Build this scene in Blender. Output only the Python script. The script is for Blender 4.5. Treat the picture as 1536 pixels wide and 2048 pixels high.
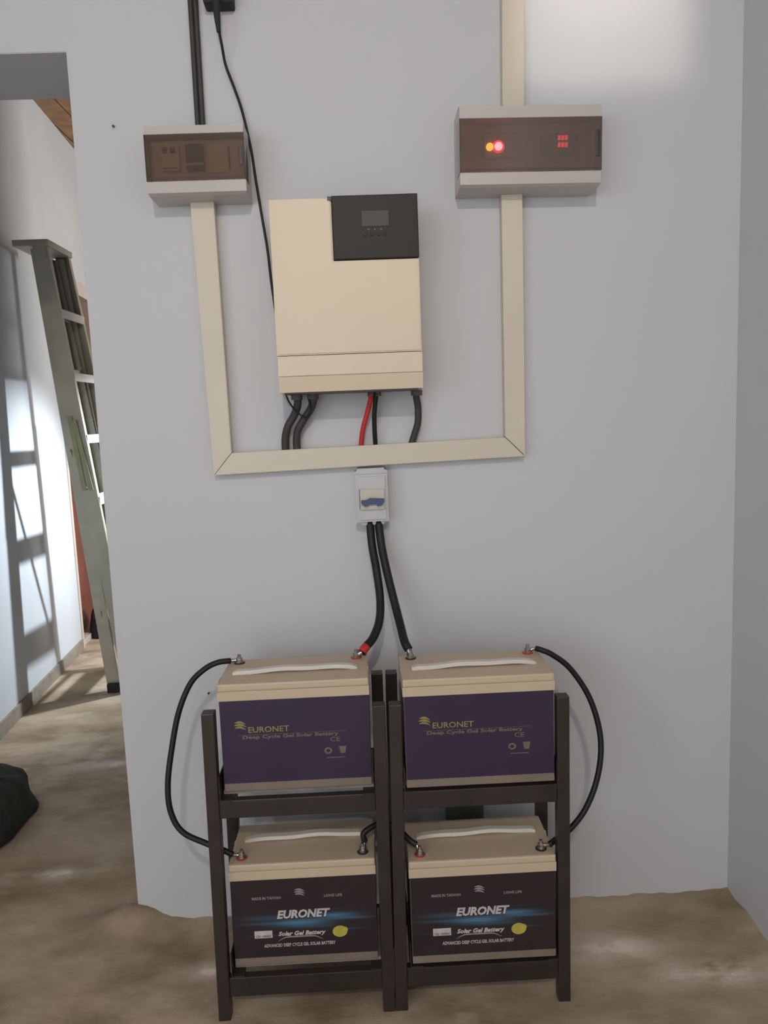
import bpy, bmesh, math, random
from mathutils import Vector, Matrix
random.seed(7)
for o in list(bpy.data.objects): bpy.data.objects.remove(o, do_unlink=True)
scene = bpy.context.scene
C = scene.collection

# ------------------------------------------------------------------ camera
cam = bpy.data.cameras.new('camera'); cam_o = bpy.data.objects.new('camera', cam); C.objects.link(cam_o)
cam.sensor_fit = 'VERTICAL'; cam.sensor_height = 36.0; cam.sensor_width = 27.0
cam.lens = 1544.75 / 2048 * 36.0
cam.clip_start = 0.02
rv, uv, fv = (0.9988332, -0.02943875, -0.03828303), (0.04167485, 0.12488334, 0.9912958), (0.02440159, 0.9917346, -0.12596448)
cam_o.matrix_world = Matrix(((rv[0], uv[0], -fv[0], 0.0083), (rv[1], uv[1], -fv[1], -1.9456), (rv[2], uv[2], -fv[2], 1.3337), (0, 0, 0, 1)))
scene.camera = cam_o

# ------------------------------------------------------------------ world, exposure, lights
w = bpy.data.worlds.new('world'); scene.world = w; w.use_nodes = True
w.node_tree.nodes['Background'].inputs[0].default_value = (0.75, 0.85, 1.0, 1)
w.node_tree.nodes['Background'].inputs[1].default_value = 0.6
vs = scene.view_settings
vs.view_transform = 'Standard'; vs.look = 'None'; vs.gamma = 1.0; vs.exposure = 0.13; vs.use_curve_mapping = False

cy = scene.cycles; cy.max_bounces = 6; cy.diffuse_bounces = 4; cy.glossy_bounces = 2; cy.transmission_bounces = 2; cy.transparent_max_bounces = 6; cy.caustics_reflective = False; cy.caustics_refractive = False

def light(name, kind, loc, power, color=(1, 1, 1), target=None, **kw):
    l = bpy.data.lights.new(name, kind); l.energy = power; l.color = color
    for k, v in kw.items(): setattr(l, k, v)
    o = bpy.data.objects.new(name, l); C.objects.link(o); o.location = loc
    if target is not None:
        o.rotation_euler = (Vector(target) - Vector(loc)).to_track_quat('-Z', 'Y').to_euler()
    return o
# bare ceiling bulb hanging behind the photographer
light('ceiling_bulb', 'POINT', (0.0, -3.2, 2.70), 68, (1.0, 0.91, 0.79), shadow_soft_size=0.04)
# fill lamps added behind the camera, in openings made for them
light('rear_fill', 'AREA', (-1.10, -4.30, 1.25), 25, (0.90, 0.93, 1.0), (0.30, 0, 1.25), shape='RECTANGLE', size=1.6, size_y=2.2)
light('side_fill', 'AREA', (-2.24, -3.2, 1.75), 17, (0.88, 0.93, 1.0), (0, -3.0, 1.6), shape='RECTANGLE', size=1.4, size_y=1.1)
# lamp added to throw the bright wall patch through a made-up slot
light('wall_patch_light', 'AREA', (0.9, -9.0, 1.9), 0.5, (1.0, 0.95, 0.86), (0.75, -4.2, 2.16), shape='DISK', size=0.13, spread=math.radians(6))
# corridor lamp that throws the ladder's shadow, and daylight from the room behind the wall
light('corridor_lamp', 'SPOT', (-0.52, 2.38, 1.49), 165, (0.88, 0.94, 1.0), (-1.63, 2.0, 0.72), spot_size=math.radians(84), spot_blend=1.0, shadow_soft_size=0.035)
light('back_room_daylight', 'AREA', (1.6, 3.1, 2.0), 70, (1.0, 0.93, 0.87), (-1.7, 2.6, 1.9), shape='RECTANGLE', size=1.0, size_y=1.2)

# ------------------------------------------------------------------ materials
def mat(name, col, rough=0.6, var=0.06, scale=6.0, bump=0.0, bscale=80.0, metal=0.0, coat=0.0, spec=0.5, col2=None, detail=2.0):
    m = bpy.data.materials.new(name); m.use_nodes = True
    nt = m.node_tree; N = nt.nodes; L = nt.links; b = N['Principled BSDF']
    b.inputs['Roughness'].default_value = rough; b.inputs['Metallic'].default_value = metal
    b.inputs['Specular IOR Level'].default_value = spec
    if coat: b.inputs['Coat Weight'].default_value = coat; b.inputs['Coat Roughness'].default_value = 0.12
    tc = N.new('ShaderNodeTexCoord'); nz = N.new('ShaderNodeTexNoise')
    nz.inputs['Scale'].default_value = scale; nz.inputs['Detail'].default_value = detail
    L.new(tc.outputs['Object'], nz.inputs['Vector'])
    mx = N.new('ShaderNodeMix'); mx.data_type = 'RGBA'
    c2 = col2 if col2 else tuple(max(0, c * (1 - 2 * var)) for c in col)
    mx.inputs[6].default_value = (*col, 1); mx.inputs[7].default_value = (*c2, 1)
    rp = N.new('ShaderNodeMapRange'); rp.inputs[1].default_value = 0.3; rp.inputs[2].default_value = 0.7
    L.new(nz.outputs[0], rp.inputs[0]); L.new(rp.outputs[0], mx.inputs[0]); L.new(mx.outputs[2], b.inputs['Base Color'])
    if bump:
        nb = N.new('ShaderNodeTexNoise'); nb.inputs['Scale'].default_value = bscale; nb.inputs['Detail'].default_value = 2
        L.new(tc.outputs['Object'], nb.inputs['Vector'])
        bp = N.new('ShaderNodeBump'); bp.inputs['Strength'].default_value = bump; bp.inputs['Distance'].default_value = 0.004
        L.new(nb.outputs[0], bp.inputs['Height']); L.new(bp.outputs[0], b.inputs['Normal'])
    return m
def emit(name, col, s):
    m = bpy.data.materials.new(name); m.use_nodes = True; b = m.node_tree.nodes['Principled BSDF']
    b.inputs['Base Color'].default_value = (*col, 1); b.inputs['Emission Color'].default_value = (*col, 1); b.inputs['Emission Strength'].default_value = s
    return m
def smoked(name, tint, gl):
    m = bpy.data.materials.new(name); m.use_nodes = True; nt = m.node_tree; N = nt.nodes; L = nt.links
    N.remove(N['Principled BSDF']); out = N['Material Output']
    t = N.new('ShaderNodeBsdfTransparent'); t.inputs[0].default_value = (*tint, 1)
    g = N.new('ShaderNodeBsdfGlossy'); g.inputs[0].default_value = (1, 1, 1, 1); g.inputs['Roughness'].default_value = 0.12
    d = N.new('ShaderNodeBsdfDiffuse'); d.inputs[0].default_value = (0.26, 0.20, 0.165, 1)
    fr = N.new('ShaderNodeFresnel'); fr.inputs[0].default_value = 1.45
    m1 = N.new('ShaderNodeMixShader'); m1.inputs[0].default_value = gl; L.new(t.outputs[0], m1.inputs[1]); L.new(d.outputs[0], m1.inputs[2])
    m2 = N.new('ShaderNodeMixShader'); L.new(fr.outputs[0], m2.inputs[0]); L.new(m1.outputs[0], m2.inputs[1]); L.new(g.outputs[0], m2.inputs[2])
    L.new(m2.outputs[0], out.inputs[0])
    return m

M = {}
M['wall'] = mat('wall_paint', (0.60, 0.610, 0.638), 0.55, 0.03, 1.6, 0.06, 26.0, spec=0.3, col2=(0.59, 0.598, 0.618))
M['wall_shade'] = M['wall']
M['corridor'] = mat('corridor_paint', (0.58, 0.625, 0.665), 0.6, 0.04, 2.0, 0.15, 26.0, spec=0.3)
M['ceil'] = mat('ceiling_paint', (0.30, 0.28, 0.26), 0.8)
M['wood'] = mat('ceiling_boards', (0.42, 0.24, 0.12), 0.6, 0.25, 9.0)
M['trunk'] = mat('cream_plastic', (0.66, 0.60, 0.49), 0.4, 0.02, 5)
M['inv'] = mat('cream_painted_steel', (0.745, 0.625, 0.475), 0.42, 0.02, 4)
M['invdark'] = mat('steel_underside', (0.12, 0.10, 0.09), 0.6)
M['panel'] = mat('black_gloss_panel', (0.015, 0.012, 0.010), 0.45, 0.1, 6, spec=0.28)
M['screen'] = mat('grey_display', (0.085, 0.080, 0.075), 0.5, 0.08, 20, spec=0.3)
M['boxw'] = mat('white_abs', (0.53, 0.495, 0.465), 0.35, 0.02, 5)
M['boxg'] = mat('grey_white_abs', (0.55, 0.555, 0.57), 0.4, 0.02, 5)
M['innerpanel'] = mat('beige_inner_panel', (0.74, 0.67, 0.58), 0.6, 0.06, 8)
M['modw'] = mat('module_beige', (0.80, 0.72, 0.62), 0.5, 0.05, 12)
M['modcream'] = mat('breaker_cream', (0.60, 0.555, 0.47), 0.4, 0.04, 20)
M['modd'] = mat('module_dark', (0.045, 0.030, 0.035), 0.35, 0.1, 12)
M['modg'] = mat('module_grey', (0.20, 0.17, 0.15), 0.45, 0.1, 12)
M['brown'] = mat('brown_toggle', (0.20, 0.09, 0.035), 0.5)
M['smoke'] = smoked('smoked_cover', (0.72, 0.63, 0.56), 0.17)
M['smoke2'] = smoked('smoked_cover_darker', (0.62, 0.51, 0.46), 0.30)
M['blue'] = mat('blue_toggle', (0.045, 0.085, 0.19), 0.4, 0.1, 40)
M['black'] = mat('black_cable_pvc', (0.014, 0.013, 0.012), 0.5, 0.15, 20, spec=0.35)
M['grey_cable'] = mat('dark_grey_conduit', (0.050, 0.047, 0.043), 0.55, 0.12, 20)
M['red'] = mat('red_cable_pvc', (0.55, 0.030, 0.030), 0.45, 0.05, 20)
M['rack'] = mat('black_rack_paint', (0.034, 0.026, 0.021), 0.40, 0.15, 12, 0.08, 60)
M['lid'] = mat('battery_cream', (0.56, 0.45, 0.325), 0.5, 0.03, 6)
M['case'] = mat('battery_taupe_case', (0.24, 0.19, 0.15), 0.45, 0.1, 8)
M['handle'] = mat('handle_offwhite', (0.68, 0.64, 0.56), 0.35, 0.03, 6)
M['label_back'] = mat('label_purple_print', (0.038, 0.026, 0.062), 0.24, 0.08, 4)
M['gold'] = mat('print_gold', (0.30, 0.26, 0.09), 0.4, 0.1, 60)
M['gold_pale'] = mat('print_pale_gold', (0.17, 0.15, 0.10), 0.4, 0.1, 60)
M['white_print'] = mat('print_white', (0.58, 0.54, 0.52), 0.4, 0.1, 60)
M['grey_print'] = mat('print_grey', (0.30, 0.28, 0.29), 0.4, 0.1, 60)
M['shadow_print'] = mat('print_navy', (0.010, 0.020, 0.045), 0.4)
M['yellow_print'] = mat('print_yellow', (0.52, 0.45, 0.08), 0.4, 0.1, 60)
M['steel'] = mat('zinc_steel', (0.55, 0.53, 0.50), 0.28, 0.1, 30, metal=1.0)
M['redring'] = mat('red_terminal_ring', (0.50, 0.05, 0.035), 0.45)
M['blackring'] = mat('black_terminal_ring', (0.02, 0.02, 0.02), 0.45)
M['alu'] = mat('ladder_aluminium', (0.50, 0.475, 0.385), 0.42, 0.08, 10, metal=0.35)
M['alu_step'] = mat('ladder_step_aluminium', (0.66, 0.62, 0.57), 0.5, 0.05, 10, metal=0.25)
M['alu_green'] = mat('ladder_spreader_olive', (0.34, 0.36, 0.20), 0.5, 0.08, 10, metal=0.3)
M['rubber'] = mat('black_rubber', (0.018, 0.017, 0.016), 0.7)
M['door'] = mat('red_brown_door', (0.30, 0.10, 0.065), 0.5, 0.12, 5)
M['frame'] = mat('pale_door_frame', (0.60, 0.55, 0.48), 0.6)
M['bag'] = mat('dark_green_canvas', (0.030, 0.040, 0.026), 0.85, 0.3, 14, 0.5, 60, col2=(0.014, 0.014, 0.016))
M['strap'] = mat('dark_webbing', (0.022, 0.020, 0.030), 0.8)
M['socket'] = mat('dark_grey_box', (0.13, 0.12, 0.10), 0.5)
M['skirt'] = mat('bare_cement_skirting', (0.30, 0.27, 0.22), 0.9, 0.15, 14, 0.4, 60)
M['whitewire'] = mat('pale_bare_wire', (0.55, 0.50, 0.44), 0.4)
M['nail'] = mat('rusty_nail', (0.05, 0.04, 0.03), 0.6)
M['led_y'] = emit('led_amber', (1.0, 0.42, 0.05), 8.0)
M['led_p'] = emit('led_red_white', (1.0, 0.34, 0.44), 9.0)
M['led_r'] = emit('digit_red', (1.0, 0.04, 0.10), 2.4)
M['led_halo'] = emit('led_red_halo', (1.0, 0.02, 0.08), 2.6)

def floor_material():
    m = bpy.data.materials.new('stained_concrete'); m.use_nodes = True; nt = m.node_tree; N = nt.nodes; L = nt.links; b = N['Principled BSDF']
    b.inputs['Roughness'].default_value = 0.75; b.inputs['Specular IOR Level'].default_value = 0.3
    tc = N.new('ShaderNodeTexCoord')
    def noise(s, d, r=0.6, off=0):
        n = N.new('ShaderNodeTexNoise'); n.inputs['Scale'].default_value = s; n.inputs['Detail'].default_value = d; n.inputs['Roughness'].default_value = r
        mp = N.new('ShaderNodeMapping'); mp.inputs['Location'].default_value = (off, off * 1.7, 0); mp.inputs['Scale'].default_value = (0.75, 1.25, 1)
        L.new(tc.outputs['Object'], mp.inputs[0]); L.new(mp.outputs[0], n.inputs['Vector']); return n
    n1 = noise(3.4, 6, 0.6); r1 = N.new('ShaderNodeValToRGB'); L.new(n1.outputs[0], r1.inputs[0])
    e = r1.color_ramp.elements; e[0].position = 0.36; e[0].color = (0.24, 0.176, 0.113, 1); e[1].position = 0.66; e[1].color = (0.58, 0.475, 0.375, 1)
    k = e.new(0.5); k.color = (0.42, 0.33, 0.245, 1)
    n2 = noise(5.0, 3, 0.5, 3.3); r2 = N.new('ShaderNodeMapRange'); r2.inputs[1].default_value = 0.62; r2.inputs[2].default_value = 0.72; L.new(n2.outputs[0], r2.inputs[0])
    mx = N.new('ShaderNodeMix'); mx.data_type = 'RGBA'; mx.inputs[7].default_value = (0.70, 0.61, 0.52, 1)
    sc = N.new('ShaderNodeMath'); sc.operation = 'MULTIPLY'; sc.inputs[1].default_value = 0.55; L.new(r2.outputs[0], sc.inputs[0])
    L.new(sc.outputs[0], mx.inputs[0]); L.new(r1.outputs[0], mx.inputs[6])
    n3 = noise(1.1, 2, 0.5, 8.1); r3 = N.new('ShaderNodeMapRange'); r3.inputs[1].default_value = 0.45; r3.inputs[2].default_value = 0.7; r3.inputs[4].default_value = 0.5; L.new(n3.outputs[0], r3.inputs[0])
    mz = N.new('ShaderNodeMix'); mz.data_type = 'RGBA'; mz.inputs[7].default_value = (0.32, 0.26, 0.145, 1)
    L.new(r3.outputs[0], mz.inputs[0]); L.new(mx.outputs[2], mz.inputs[6]); L.new(mz.outputs[2], b.inputs['Base Color'])
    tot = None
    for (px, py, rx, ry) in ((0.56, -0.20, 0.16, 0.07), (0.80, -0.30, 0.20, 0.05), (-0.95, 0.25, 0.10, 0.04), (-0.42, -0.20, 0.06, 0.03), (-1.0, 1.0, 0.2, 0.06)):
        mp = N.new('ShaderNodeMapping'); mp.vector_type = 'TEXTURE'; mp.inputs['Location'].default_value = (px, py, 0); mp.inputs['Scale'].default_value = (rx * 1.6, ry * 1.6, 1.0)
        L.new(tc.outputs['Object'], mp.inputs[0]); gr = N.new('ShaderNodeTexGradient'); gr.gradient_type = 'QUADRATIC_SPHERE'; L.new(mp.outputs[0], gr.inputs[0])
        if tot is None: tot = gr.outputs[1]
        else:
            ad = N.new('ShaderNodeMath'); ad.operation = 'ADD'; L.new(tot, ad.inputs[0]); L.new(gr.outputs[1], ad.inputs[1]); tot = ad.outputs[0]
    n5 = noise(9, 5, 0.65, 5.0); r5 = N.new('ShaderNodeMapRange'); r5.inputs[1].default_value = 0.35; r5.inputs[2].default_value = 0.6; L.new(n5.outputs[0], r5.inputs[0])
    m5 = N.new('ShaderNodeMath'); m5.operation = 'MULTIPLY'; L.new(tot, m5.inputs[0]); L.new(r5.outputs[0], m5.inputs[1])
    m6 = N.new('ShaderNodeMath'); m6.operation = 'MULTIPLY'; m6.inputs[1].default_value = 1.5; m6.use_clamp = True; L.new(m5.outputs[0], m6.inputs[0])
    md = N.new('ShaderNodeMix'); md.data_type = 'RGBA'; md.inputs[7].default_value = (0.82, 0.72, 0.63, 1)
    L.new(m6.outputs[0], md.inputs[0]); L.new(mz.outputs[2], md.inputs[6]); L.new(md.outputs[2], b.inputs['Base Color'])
    n4 = noise(38, 8, 0.7, 1.0); bp = N.new('ShaderNodeBump'); bp.inputs['Strength'].default_value = 0.35; bp.inputs['Distance'].default_value = 0.006
    L.new(n4.outputs[0], bp.inputs['Height']); L.new(bp.outputs[0], b.inputs['Normal'])
    return m
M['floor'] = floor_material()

def label_front_material():
    # printed label: near-black with blue streaks of ink (object space: x along, z up)
    m = bpy.data.materials.new('label_black_blue_print'); m.use_nodes = True; nt = m.node_tree; N = nt.nodes; L = nt.links; b = N['Principled BSDF']
    b.inputs['Roughness'].default_value = 0.28
    tc = N.new('ShaderNodeTexCoord'); sp = N.new('ShaderNodeSeparateXYZ'); L.new(tc.outputs['Object'], sp.inputs[0])
    def mth(op, a, bb=None):
        n = N.new('ShaderNodeMath'); n.operation = op
        for i, v in enumerate((a, bb)):
            if v is None: continue
            if isinstance(v, (int, float)): n.inputs[i].default_value = v
            else: L.new(v, n.inputs[i])
        return n.outputs[0]
    def gauss(cx, sx, cz, sz, amp):
        dx = mth('POWER', mth('ABSOLUTE', mth('DIVIDE', mth('SUBTRACT', sp.outputs[0], cx), sx)), 2.0)
        dz = mth('POWER', mth('ABSOLUTE', mth('DIVIDE', mth('SUBTRACT', sp.outputs[2], cz), sz)), 2.0)
        return mth('MULTIPLY', mth('EXPONENT', mth('MULTIPLY', mth('ADD', dx, dz), -1.0)), amp)
    tot = None
    for g in [(-0.01, 0.055, 0.0985, 0.0075, 1.0), (0.065, 0.045, 0.112, 0.006, 0.9), (0.10, 0.05, 0.104, 0.003, 0.45), (-0.075, 0.06, 0.113, 0.006, 0.30), (-0.09, 0.06, 0.1, 0.003, 0.25),
              (0.02, 0.05, 0.088, 0.004, 0.25), (-0.09, 0.05, 0.070, 0.002, 0.12), (0.10, 0.03, 0.078, 0.0025, 0.18), (0.0, 0.10, 0.128, 0.0018, 0.12)]:
        v = gauss(*g); tot = v if tot is None else mth('ADD', tot, v)
    tot = mth('MINIMUM', tot, 1.0)
    mx = N.new('ShaderNodeMix'); mx.data_type = 'RGBA'; mx.inputs[6].default_value = (0.026, 0.019, 0.022, 1); mx.inputs[7].default_value = (0.075, 0.19, 0.30, 1)
    L.new(tot, mx.inputs[0]); L.new(mx.outputs[2], b.inputs['Base Color'])
    return m
M['label_front'] = label_front_material()

# ------------------------------------------------------------------ mesh helpers
def obj(name, bm, material, parent=None, smooth=False):
    me = bpy.data.meshes.new(name); bm.normal_update(); bm.to_mesh(me); bm.free()
    if smooth:
        for p in me.polygons: p.use_smooth = True
    me.materials.append(M[material])
    o = bpy.data.objects.new(name, me); C.objects.link(o)
    if parent is not None: o.parent = parent
    return o
def empty(name, loc=(0, 0, 0), rz=0.0):
    o = bpy.data.objects.new(name, None); C.objects.link(o); o.location = loc; o.rotation_euler = (0, 0, rz); o.empty_display_size = 0.1
    return o
def tag(o, label, cat, group=None):
    o['label'] = label; o['category'] = cat
    if group: o['group'] = group
    return o
def struct(o): o['kind'] = 'structure'; return o
def bx(bm, x0, x1, y0, y1, z0, z1, bev=0.0, seg=2):
    vs_ = [bm.verts.new(p) for p in ((x0, y0, z0), (x1, y0, z0), (x1, y1, z0), (x0, y1, z0), (x0, y0, z1), (x1, y0, z1), (x1, y1, z1), (x0, y1, z1))]
    fs = [bm.faces.new([vs_[i] for i in q]) for q in ((3, 2, 1, 0), (4, 5, 6, 7), (0, 1, 5, 4), (1, 2, 6, 5), (2, 3, 7, 6), (3, 0, 4, 7))]
    if bev:
        es = list({e for f in fs for e in f.edges}); bmesh.ops.bevel(bm, geom=es, offset=bev, segments=seg, affect='EDGES', profile=0.6)
    return bm
def box(*a, **k): return bx(bmesh.new(), *a, **k)
def prism(pts, y0, y1, bev=0.0, bm=None):
    """polygon in (x,z), counter-clockwise seen from -Y, extruded from y0 (near) to y1 (far)"""
    bm = bm or bmesh.new()
    a = [bm.verts.new((p[0], y0, p[1])) for p in pts]; b = [bm.verts.new((p[0], y1, p[1])) for p in pts]
    n = len(pts); fs = [bm.faces.new(a), bm.faces.new(b[::-1])]
    for i in range(n): fs.append(bm.faces.new((a[i], b[i], b[(i + 1) % n], a[(i + 1) % n])))
    bmesh.ops.recalc_face_normals(bm, faces=fs)
    if bev:
        es = list({e for f in fs[:1] for e in f.edges}); bmesh.ops.bevel(bm, geom=es, offset=bev, segments=2, affect='EDGES')
    return bm
def xprism(pts, x0, x1, bm=None):
    """polygon in (y,z) extruded along x"""
    bm = bm or bmesh.new()
    a = [bm.verts.new((x0, *p)) for p in pts]; b = [bm.verts.new((x1, *p)) for p in pts]; n = len(pts)
    fs = [bm.faces.new(a), bm.faces.new(b[::-1])]
    for i in range(n): fs.append(bm.faces.new((a[i], b[i], b[(i + 1) % n], a[(i + 1) % n])))
    bmesh.ops.recalc_face_normals(bm, faces=fs); return bm
def catmull(P, n=8):
    P = [Vector(p) for p in P]; Q = [P[0] * 2 - P[1]] + P + [P[-1] * 2 - P[-2]]; out = []
    for i in range(1, len(Q) - 2):
        for k in range(n):
            t = k / n; a, b, c, d = Q[i - 1:i + 3]
            out.append(0.5 * ((2 * b) + (c - a) * t + (2 * a - 5 * b + 4 * c - d) * t * t + (3 * b - a - 3 * c + d) * t ** 3))
    out.append(P[-1]); return out
def tube(P, r, n=8, seg=10, bm=None, smooth_path=True, squash=None):
    bm = bm or bmesh.new(); pts = catmull(P, n) if smooth_path else [Vector(p) for p in P]
    rings = []; up = Vector((0, 1, 0.1)).normalized()
    for i, p in enumerate(pts):
        t = (pts[min(i + 1, len(pts) - 1)] - pts[max(i - 1, 0)]).normalized()
        u = (up - t * up.dot(t)); u = u.normalized() if u.length > 1e-4 else t.orthogonal().normalized(); up = u; v = t.cross(u)
        rr = r(i / (len(pts) - 1)) if callable(r) else r
        rings.append([bm.verts.new(p + (u * math.cos(a) + v * math.sin(a)) * rr) for a in [2 * math.pi * k / seg for k in range(seg)]])
    for a, b in zip(rings, rings[1:]):
        for k in range(seg): bm.faces.new((a[k], a[(k + 1) % seg], b[(k + 1) % seg], b[k]))
    bm.faces.new(rings[0][::-1]); bm.faces.new(rings[-1])
    bmesh.ops.recalc_face_normals(bm, faces=bm.faces[:]); return bm
def lathe(prof, c=(0, 0, 0), seg=16, bm=None, axis='z'):
    bm = bm or bmesh.new(); rings = []
    for r, h in prof:
        ring = []
        for k in range(seg):
            a = 2 * math.pi * k / seg
            p = (r * math.cos(a), r * math.sin(a), h) if axis == 'z' else (r * math.cos(a), h, r * math.sin(a))
            ring.append(bm.verts.new((c[0] + p[0], c[1] + p[1], c[2] + p[2])))
        rings.append(ring)
    fs = []
    for a, b in zip(rings, rings[1:]):
        for k in range(seg): fs.append(bm.faces.new((a[k], a[(k + 1) % seg], b[(k + 1) % seg], b[k])))
    fs.append(bm.faces.new(rings[0][::-1])); fs.append(bm.faces.new(rings[-1]))
    bmesh.ops.recalc_face_normals(bm, faces=fs); return bm
def bar(p0, p1, w, d, bm=None, wx=Vector((1, 0, 0))):
    """rectangular bar from p0 to p1; w along wx, d along the third axis"""
    bm = bm or bmesh.new(); p0 = Vector(p0); p1 = Vector(p1); t = (p1 - p0).normalized()
    u = (wx - t * wx.dot(t)).normalized(); v = t.cross(u); r = []
    for p in (p0, p1): r.append([bm.verts.new(p + u * sx * w / 2 + v * sy * d / 2) for sx, sy in ((-1, -1), (1, -1), (1, 1), (-1, 1))])
    a, b = r; fs = [bm.faces.new(a[::-1]), bm.faces.new(b)] + [bm.faces.new((a[i], a[(i + 1) % 4], b[(i + 1) % 4], b[i])) for i in range(4)]
    bmesh.ops.recalc_face_normals(bm, faces=fs); return bm
dg = None
def text_mesh(name, s, size, width=None, shear=0.0, bold=0.0, align='CENTER', depth=0.00025):
    cu = bpy.data.curves.new(name, 'FONT'); cu.body = s; cu.size = size; cu.shear = shear; cu.offset = bold; cu.align_x = align; cu.align_y = 'CENTER'; cu.extrude = depth; cu.resolution_u = 2
    o = bpy.data.objects.new(name, cu); C.objects.link(o)
    d = bpy.context.evaluated_depsgraph_get(); me = bpy.data.meshes.new_from_object(o.evaluated_get(d))
    bpy.data.objects.remove(o, do_unlink=True)
    xs = [v.co.x for v in me.vertices]; wd = max(xs) - min(xs); k = width / wd if width else 1.0; mid = (max(xs) + min(xs)) / 2
    zs = [v.co.y for v in me.vertices]; mz = (max(zs) + min(zs)) / 2
    for v in me.vertices:
        x, y, z = v.co; v.co = ((x - mid) * k, -z, y - mz)
    me.name = name
    return me
def put(me, name, material, parent, loc):
    me.materials.clear(); me.materials.append(M[material])
    o = bpy.data.objects.new(name, me); C.objects.link(o); o.parent = parent; o.location = loc; return o
def copy_tree(o, parent=None):
    c = o.copy(); C.objects.link(c); c.parent = parent
    for ch in list(o.children): copy_tree(ch, c)
    return c

# ------------------------------------------------------------------ the setting
# floor: one concrete slab, lumpy where mortar piles up at the wall foot
def floor_h(x, y):
    h = 0.0
    h += 0.052 * math.exp(-((x + 0.66) / 0.085) ** 2 - ((y + 0.005) / 0.05) ** 2)
    if y > -0.06: h += 0.004 * (1 + math.sin(x * 37) * 0.5 + math.sin(x * 91) * 0.5) * math.exp(-((y) / 0.03) ** 2)
    h += 0.010 * math.exp(-((x - 0.965) / 0.03) ** 2) * (1 + 0.5 * math.sin(y * 40)) if y < 0.05 else 0
    return h
xs = [-2.3, -2.0, -1.8] + [-1.7 + 0.02 * i for i in range(140)] + [1.2, 1.5, 2.0]
ys = [-4.6, -4, -3.4, -2.8, -2.2, -1.6, -1.0] + [-0.6 + 0.02 * i for i in range(60)] + [0.7, 1.0, 1.5, 2, 2.5, 3, 3.5, 4.2, 4.8]
bm = bmesh.new(); g = [[bm.verts.new((x, y, floor_h(x, y))) for x in xs] for y in ys]
for a, b in zip(g, g[1:]):
    for i in range(len(xs) - 1): bm.faces.new((a[i], a[i + 1], b[i + 1], b[i]))
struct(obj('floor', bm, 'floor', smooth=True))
# the equipment wall with the doorway on its left
DL, DR, DH = -1.52, -0.645, 2.2
bm = prism([(DR, 0), (1.10, 0), (1.10, 3.1), (-2.36, 3.1), (-2.36, 0), (DL, 0), (DL, DH), (DR, DH)], 0.0, 0.26, bev=0.0015)
struct(obj('wall_front', bm, 'wall'))
struct(obj('wall_right', box(0.958, 1.10, -4.2, 0.0, 0.0, 3.1), 'wall'))
# left wall of the room, with an opening made for the side fill
bm = box(-2.36, -2.2, -4.2, -3.9, 0, 3.1); bx(bm, -2.36, -2.2, -2.5, 0.0, 0, 3.1); bx(bm, -2.36, -2.2, -3.9, -2.5, 0, 1.2); bx(bm, -2.36, -2.2, -3.9, -2.5, 2.3, 3.1)
struct(obj('wall_left', bm, 'wall'))
# rear wall, openings added to pass the rear fill and the patch light
bm = box(-2.36, -1.9, -4.36, -4.2, 0, 3.1); bx(bm, -1.9, -0.3, -4.36, -4.2, 2.35, 3.1); bx(bm, -0.3, 0.633, -4.36, -4.2, 0, 3.1)
bx(bm, 0.633, 0.869, -4.36, -4.2, 0, 1.988); bx(bm, 0.633, 0.869, -4.36, -4.2, 2.36, 3.1); bx(bm, 0.869, 1.10, -4.36, -4.2, 0, 3.1)
struct(obj('wall_rear', bm, 'wall'))
struct(obj('ceiling', box(-2.36, 1.10, -4.36, 0.26, 3.1, 3.2), 'ceil'))
# corridor behind the wall: its left wall runs slightly askew
def cw(y): return -1.516 - 0.0787 * y
D0, D1, DZ = 2.61, 3.45, 2.19
def cwall(y0, y1, z0, z1, bm, t=0.16):
    vs_ = []
    for z in (z0, z1):
        for (x, y) in ((cw(y0) - t, y0), (cw(y0), y0), (cw(y1), y1), (cw(y1) - t, y1)): vs_.append(bm.verts.new((x, y, z)))
    fs = [bm.faces.new([vs_[i] for i in q]) for q in ((3, 2, 1, 0), (4, 5, 6, 7), (0, 1, 5, 4), (1, 2, 6, 5), (2, 3, 7, 6), (3, 0, 4, 7))]
    bmesh.ops.recalc_face_normals(bm, faces=fs)
bm = bmesh.new(); cwall(0.26, D0, 0, 3.12, bm); cwall(D0, D1, DZ, 3.12, bm); cwall(D1, 4.7, 0, 3.12, bm)
struct(obj('wall_corridor', bm, 'corridor'))
bm = bmesh.new(); cwall(0.26, D0 - 0.01, 0, 0.065, bm, t=-0.012); struct(obj('baseboard_corridor', bm, 'skirt'))
# corridor door in the left wall
d1 = struct(empty('door_1', (cw(D0), D0, 0)))
ang = math.atan2(cw(D1) - cw(D0), D1 - D0); d1.rotation_euler = (0, 0, -ang)
wd = (D1 - D0) / math.cos(ang)
obj('door_leaf', box(-0.115, -0.075, 0.035, wd - 0.03, 0.04, DZ - 0.05, bev=0.004), 'door', d1)
for z0, z1 in ((0.25, 0.95), (1.08, 1.95)): obj('door_panel', box(-0.078, -0.066, 0.16, wd - 0.16, z0, z1, bev=0.005), 'door', d1)
bm = box(-0.13, 0.006, 0.0, 0.032, 0, DZ - 0.035); bx(bm, -0.13, 0.006, wd - 0.032, wd, 0, DZ - 0.035); bx(bm, -0.13, 0.012, 0.0, wd, DZ - 0.035, DZ + 0.05)
obj('door_frame', bm, 'frame', d1)
obj('door_sill', box(-0.15, -0.005, 0.0, wd, 0, 0.035, bev=0.004), 'frame', d1)
struct(obj('wall_corridor_end', box(-2.0, 2.2, 4.6, 4.75, 0, 3.12), 'corridor'))
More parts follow.
